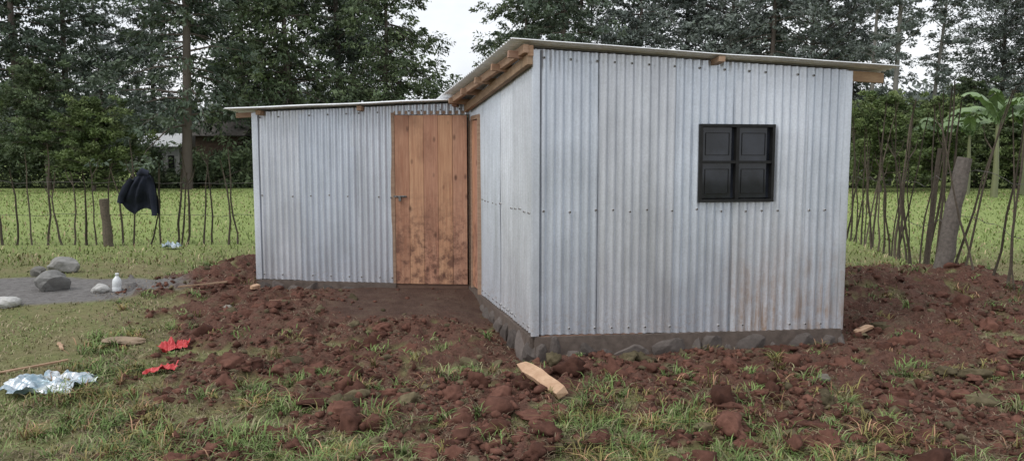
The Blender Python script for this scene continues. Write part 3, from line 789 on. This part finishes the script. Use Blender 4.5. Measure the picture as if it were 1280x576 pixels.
# ------------------------------------------------------------------ trees
def leafquads(P, D, size, col):
    n = len(P)
    D = D/np.maximum(np.linalg.norm(D, axis=1, keepdims=True), 1e-6)
    Rn = rng.normal(size=(n, 3)); S = np.cross(D, Rn); S /= np.maximum(np.linalg.norm(S, axis=1, keepdims=True), 1e-6)
    l = size[:, None]; w = size[:, None]*rng.uniform(.22, .5, (n, 1))
    V = np.stack([P-D*l*.5, P+S*w*.6-D*l*.05, P+D*l*.6, P-S*w*.6+D*l*.05], 1)
    return V.reshape(-1, 3), np.repeat(col, 4, 0)
def make_tree(name, seed, H, cb, R, nb, nleaf, style, cols, tr=.22, lean=0):
    global rng
    rr = np.random.default_rng(seed); old = rng; rng = rr
    mb = MB()
    n = 10; tp = []
    ph = rr.uniform(0, 6)
    for i in range(n):
        t = i/(n-1); tp.append((lean*H*t+.18*math.sin(t*5+ph), .15*math.cos(t*4+ph), -.3+(H+.3)*t))
    tp = np.array(tp)
    bc = (.13, .105, .09) if style != 'euc' else (.21, .20, .18)
    mb.tube([tuple(p) for p in tp], [tr*(1-.85*i/(n-1))+.015 for i in range(n)], 9, bc)
    PP = []; DD = []; SS = []; CC = []
    per = nleaf//nb
    for b in range(nb):
        f = rr.random()**.85
        h = cb+(H-cb)*f
        tz = (h+.3)/(H+.3)*(n-1); k = min(int(tz), n-2); base = tp[k]+(tp[k+1]-tp[k])*(tz-k)
        az = rr.uniform(0, 2*np.pi)
        if style == 'pine': Lb = R*(1-f)**.5*rr.uniform(.4, 1.15)+.4; rise = rr.uniform(-.1, .35); droop = rr.uniform(.15, .6)
        elif style == 'broad': Lb = R*math.sin(math.pi*min(1, f*.85+.15))**.6*rr.uniform(.4, 1.1)+.3; rise = rr.uniform(.2, .9); droop = rr.uniform(0, .4)
        else: Lb = R*(.5+.6*f)*rr.uniform(.4, 1.1)+.3; rise = rr.uniform(.3, 1.0); droop = rr.uniform(0, .5)
        dr = np.array([math.cos(az), math.sin(az), 0])
        def pt(t): return base+dr*Lb*t+np.array([0, 0, 1])*Lb*(rise*t-droop*t*t)
        mb.tube([tuple(pt(t)) for t in (0, .35, .7, 1)], [tr*.22*(1-f*.6)+.01, tr*.15*(1-f*.6)+.008, .012, .006], 5, bc, False)
        nc = max(2, int(Lb*2.4)); cnt = int(per*(.4+Lb/R*.8))
        ci = rr.integers(0, nc, cnt); tcs = .2+.85*rr.random(nc)
        offs = rr.normal(0, .15*Lb+.13, (nc, 3))*np.array([1, 1, .45])
        crad = rr.uniform(.25, .62, nc)*(.5+.13*Lb)
        cen = np.array([pt(t) for t in tcs])+offs
        g = rr.normal(size=(cnt, 3)); g /= np.linalg.norm(g, axis=1, keepdims=True); g *= rr.random((cnt, 1))**.5
        P = cen[ci]+g*crad[ci][:, None]*np.array([1.2, 1.2, .65])
        cd = g*.7+dr*.6+np.array([0, 0, -.45 if style != 'broad' else .1])+rr.normal(0, .4, (cnt, 3))
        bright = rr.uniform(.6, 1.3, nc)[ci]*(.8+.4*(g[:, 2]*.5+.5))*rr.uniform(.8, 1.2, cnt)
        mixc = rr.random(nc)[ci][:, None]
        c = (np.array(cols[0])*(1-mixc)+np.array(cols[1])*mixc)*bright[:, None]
        PP.append(P); DD.append(cd); SS.append(rr.uniform(.11, .32, cnt)*(1.0 if style == 'pine' else .9)); CC.append(c)
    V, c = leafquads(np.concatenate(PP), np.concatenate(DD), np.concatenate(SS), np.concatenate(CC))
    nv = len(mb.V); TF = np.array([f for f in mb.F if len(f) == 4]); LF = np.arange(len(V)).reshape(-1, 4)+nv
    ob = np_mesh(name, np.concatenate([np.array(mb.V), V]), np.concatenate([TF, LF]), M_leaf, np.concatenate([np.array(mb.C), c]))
    rng = old
    return ob
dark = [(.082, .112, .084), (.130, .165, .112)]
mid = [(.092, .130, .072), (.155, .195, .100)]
hazy = [(.160, .190, .172), (.215, .25, .22)]  # distance haze painted into the leaf colour: paler and bluer
hazy2 = [(.175, .205, .188), (.235, .265, .24)]  # stronger painted haze, for the farther foliage
protos = {
 'p1': ('cypress_tree', 1, 17, 2.0, 4.8, 115, 31000, 'pine', dark, .24, 0),
 'p2': ('cypress_tree', 2, 19, 3.2, 4.4, 105, 30000, 'pine', dark, .26, .01),
 'p3': ('cypress_tree', 3, 15, 1.2, 5.4, 120, 31000, 'pine', mid, .22, -.01),
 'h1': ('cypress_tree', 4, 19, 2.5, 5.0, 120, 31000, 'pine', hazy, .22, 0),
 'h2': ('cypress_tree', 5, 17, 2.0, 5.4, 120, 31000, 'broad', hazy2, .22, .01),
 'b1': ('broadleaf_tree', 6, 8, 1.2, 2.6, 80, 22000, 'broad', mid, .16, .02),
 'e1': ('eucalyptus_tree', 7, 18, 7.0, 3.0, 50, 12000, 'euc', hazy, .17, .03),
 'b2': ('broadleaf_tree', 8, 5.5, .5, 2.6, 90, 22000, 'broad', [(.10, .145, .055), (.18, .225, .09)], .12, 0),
}
made = {}
def tree(key, px, d, s=1, rot=0, lift=0):
    x = (px-640)/950*d
    a = protos[key]
    if key not in made:
        ob = make_tree(*a); made[key] = ob.data
    else:
        ob = bpy.data.objects.new(a[0], made[key]); C.objects.link(ob)
    ob.location = (x, d, float(gbase(x, d))-.05); ob.scale = (s, s, s*random.uniform(.95, 1.05)); ob.rotation_euler = (0, 0, rot)
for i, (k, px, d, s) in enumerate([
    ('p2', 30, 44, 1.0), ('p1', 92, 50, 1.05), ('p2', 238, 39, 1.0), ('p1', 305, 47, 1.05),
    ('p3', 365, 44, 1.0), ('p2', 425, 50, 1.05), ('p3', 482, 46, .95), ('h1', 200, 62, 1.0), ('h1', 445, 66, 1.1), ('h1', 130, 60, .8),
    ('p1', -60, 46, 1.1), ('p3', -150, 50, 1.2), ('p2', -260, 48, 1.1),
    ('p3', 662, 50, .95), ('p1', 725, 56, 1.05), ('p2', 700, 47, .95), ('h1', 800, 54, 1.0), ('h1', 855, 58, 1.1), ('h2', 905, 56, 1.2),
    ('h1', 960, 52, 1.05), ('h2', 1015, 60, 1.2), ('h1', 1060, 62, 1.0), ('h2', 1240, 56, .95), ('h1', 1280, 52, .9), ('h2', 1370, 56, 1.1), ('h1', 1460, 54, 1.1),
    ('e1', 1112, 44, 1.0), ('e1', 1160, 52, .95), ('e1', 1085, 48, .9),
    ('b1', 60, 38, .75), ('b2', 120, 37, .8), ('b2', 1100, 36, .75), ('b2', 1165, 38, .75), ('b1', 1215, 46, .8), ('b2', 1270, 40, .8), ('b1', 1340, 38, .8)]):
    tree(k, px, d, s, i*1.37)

def leaf_mass(name, x0, x1, y0, y1, hf, n, size, cols, seed, ncl=400, crs=5):
    global rng
    old = rng; rng = np.random.default_rng(seed); rr = rng
    cx = rr.uniform(x0, x1, ncl); cy = rr.uniform(y0, y1, ncl); top = hf(cx); cz = top*rr.random(ncl)**.7
    cr = rr.uniform(.35, 1.0, ncl)*size*crs*np.clip(top/2.2, .3, 1)
    ci = rr.integers(0, ncl, n); g = rr.normal(size=(n, 3)); g /= np.linalg.norm(g, axis=1, keepdims=True); g *= rr.random((n, 1))**.4
    P = np.stack([cx, cy, cz], -1)[ci]+g*cr[ci][:, None]*np.array([1.1, 1, .8])
    P[:, 2] = np.maximum(P[:, 2], .02)+gbase(P[:, 0], P[:, 1])
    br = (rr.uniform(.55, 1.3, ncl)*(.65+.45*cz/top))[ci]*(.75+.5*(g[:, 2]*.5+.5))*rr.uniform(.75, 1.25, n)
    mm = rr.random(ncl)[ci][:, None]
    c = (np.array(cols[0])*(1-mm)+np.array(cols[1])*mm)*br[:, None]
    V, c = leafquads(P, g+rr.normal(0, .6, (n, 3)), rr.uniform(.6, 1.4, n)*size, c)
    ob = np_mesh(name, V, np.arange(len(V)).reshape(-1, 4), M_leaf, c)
    rng = old; return ob
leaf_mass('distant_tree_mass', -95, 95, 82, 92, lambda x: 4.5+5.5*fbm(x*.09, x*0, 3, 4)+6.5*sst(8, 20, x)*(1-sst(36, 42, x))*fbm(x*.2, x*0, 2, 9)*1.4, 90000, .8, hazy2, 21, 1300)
leaf_mass('hedge', -38, -3, 40, 42.5, lambda x: .3+(1.3+2.0*fbm(x*.3, x*0, 3, 6))*(1-.88*np.exp(-((x+18.2)/1.5)**4)-.45*np.exp(-((x+15.2)/1.3)**4)), 60000, .2, mid, 22, 1000)
leaf_mass('hedge', 6, 40, 40, 43, lambda x: 2.2+2.6*fbm(x*.3, x*0, 3, 8), 60000, .22, [(.10, .14, .062), (.155, .19, .09)], 23, 900)

M_ban = colmat('banana_leaf', .4, 2, .2, .4)
def banana(x, y, s, seed):
    r = random.Random(seed); mb = MB(); h = 2.9
    mb.tube([(0, 0, -.1), (.03, 0, 1.0), (0, .02, h)], [.13, .10, .05], 10, (.18, .19, .10))
    for k in range(10):
        az = k*2.4+r.uniform(-.3, .3); Lf = r.uniform(1.4, 2.2); el = r.uniform(.75, 1.45); ns = 22
        dx, dy = math.cos(az), math.sin(az); g = r.uniform(.75, 1.2); c = (.18*g, .26*g, .12*g)
        px, pz = 0, h-.1; a = el; V = []; F = []
        for i in range(ns):
            t = i/(ns-1); w = .25*math.sin(math.pi*min(1, .08+t*.93))**.6
            nxv, nyv = -dy, dx
            V += [(px*dx+nxv*w, px*dy+nyv*w, pz-.55*w+r.uniform(-.09, .03)), (px*dx, px*dy, pz+.02), (px*dx-nxv*w, px*dy-nyv*w, pz-.55*w+r.uniform(-.09, .03))]
            st = Lf/ns; px += math.cos(a)*st; pz += math.sin(a)*st; a -= (1.9*t+.4)*1.6/ns
        for i in range(ns-1):
            for q in (0, 1):
                if r.random() < .2 and i > 2: continue
                F.append((i*3+q, i*3+q+1, i*3+q+4, i*3+q+3))
        mb.add(V, F, c)
    o = mb.obj('banana_plant', M_ban, loc=(x, y, float(gbase(x, y)))); o.scale = (s, s, s)
for i, (px, d, s) in enumerate([(1208, 33, .95), (1242, 31, 1.1), (1276, 33, 1.12), (1178, 36, .95), (1320, 31, 1.05)]):
    banana((px-640)/950*d, d, s, i+3)

# ------------------------------------------------------------------ far buildings
M_plain = colmat('limewashed_wall', .9, 3, .2, .2)
M_oldw = colmat('old_boards', .9, 6, .5, .1)
def house(name, x, y, w, dp, h, rh, cw, cr, mw):
    e = empty(name, (x, y, float(gbase(x, y)))); mb = MB()
    mb.box((-w/2, 0, h/2-.1), (w/2, 0, h/2-.1), dp, h+.2, c=cw)
    mb.obj('walls', mw, parent=e)
    mb = MB(); ov = .3
    V = [(-w/2-ov, -dp/2-ov, h-.05), (w/2+ov, -dp/2-ov, h-.05), (w/2+ov, 0, h+rh), (-w/2-ov, 0, h+rh), (-w/2-ov, dp/2+ov, h-.05), (w/2+ov, dp/2+ov, h-.05)]
    mb.add(V, [(0, 1, 2, 3), (3, 2, 5, 4), (0, 3, 4), (1, 5, 2), (0, 4, 5, 1)], cr)
    mb.obj('roof', M_plain, parent=e)
    mb = MB(); mb.box((-w*.1, -dp/2-.02, 1), (w*.1, -dp/2-.02, 1), .05, 1.9, c=(.05, .035, .03)); mb.box((w*.25, -dp/2-.02, 1.4), (w*.38, -dp/2-.02, 1.4), .05, .7, c=(.03, .03, .03))
    mb.obj('door_and_window', M_oldw, parent=e)
house('farm_house', -20.2, 45, 2.5, 3, 2.3, .75, (.45, .45, .43), (.72, .74, .76), M_plain)
house('wooden_hut', -16.7, 45, 2.6, 3, 2.9, .9, (.13, .095, .07), (.16, .15, .14), M_oldw)

# ------------------------------------------------------------------ light
w = bpy.data.worlds.new('World'); scene.world = w; w.use_nodes = True
nt = w.node_tree; nt.nodes.clear()
out = N(nt, 'ShaderNodeOutputWorld'); bg = N(nt, 'ShaderNodeBackground'); L(nt, bg.outputs[0], out.inputs[0])
sky = N(nt, 'ShaderNodeTexSky', sky_type='NISHITA'); sky.sun_disc = False
sd = Vector((-.62, -.38, .78)).normalized()
sky.sun_elevation = math.asin(sd.z); sky.sun_rotation = math.atan2(sd.x, sd.y); sky.air_density = 1.5; sky.dust_density = 3
tc = N(nt, 'ShaderNodeTexCoord')
cl = noise(nt, 2.2, 7, .6, vec=tc.outputs['Generated'], stretch=(1, 1, 2.2))
cloud = mix(nt, ramp(nt, cl, [(.3, 0.), (.7, 1.)]), (6.8, 7.2, 7.9), (8.9, 9.0, 9.1))
cover = ramp(nt, cl, [(.28, .72), (.5, .95)])
col = mix(nt, cover, sky.outputs[0], cloud)
L(nt, col, bg.inputs['Color']); bg.inputs['Strength'].default_value = .132
sun = bpy.data.lights.new('sun', 'SUN'); sun.energy = 1.4; sun.angle = math.radians(24); sun.color = (1, .97, .93)
so = bpy.data.objects.new('sun', sun); C.objects.link(so); so.rotation_euler = sd.to_track_quat('Z', 'Y').to_euler(); so.location = (-4, -5, 12)

scene.view_settings.view_transform = 'Standard'; scene.view_settings.look = 'None'; scene.view_settings.exposure = 0
cam = bpy.data.cameras.new('camera'); cam.lens = 26.72; cam.sensor_width = 36; cam.clip_end = 1000; cam.clip_start = .05
co = bpy.data.objects.new('camera', cam); C.objects.link(co); co.location = (0, 0, 1.7); co.rotation_euler = (math.radians(90-5.3), 0, 0)
scene.camera = co
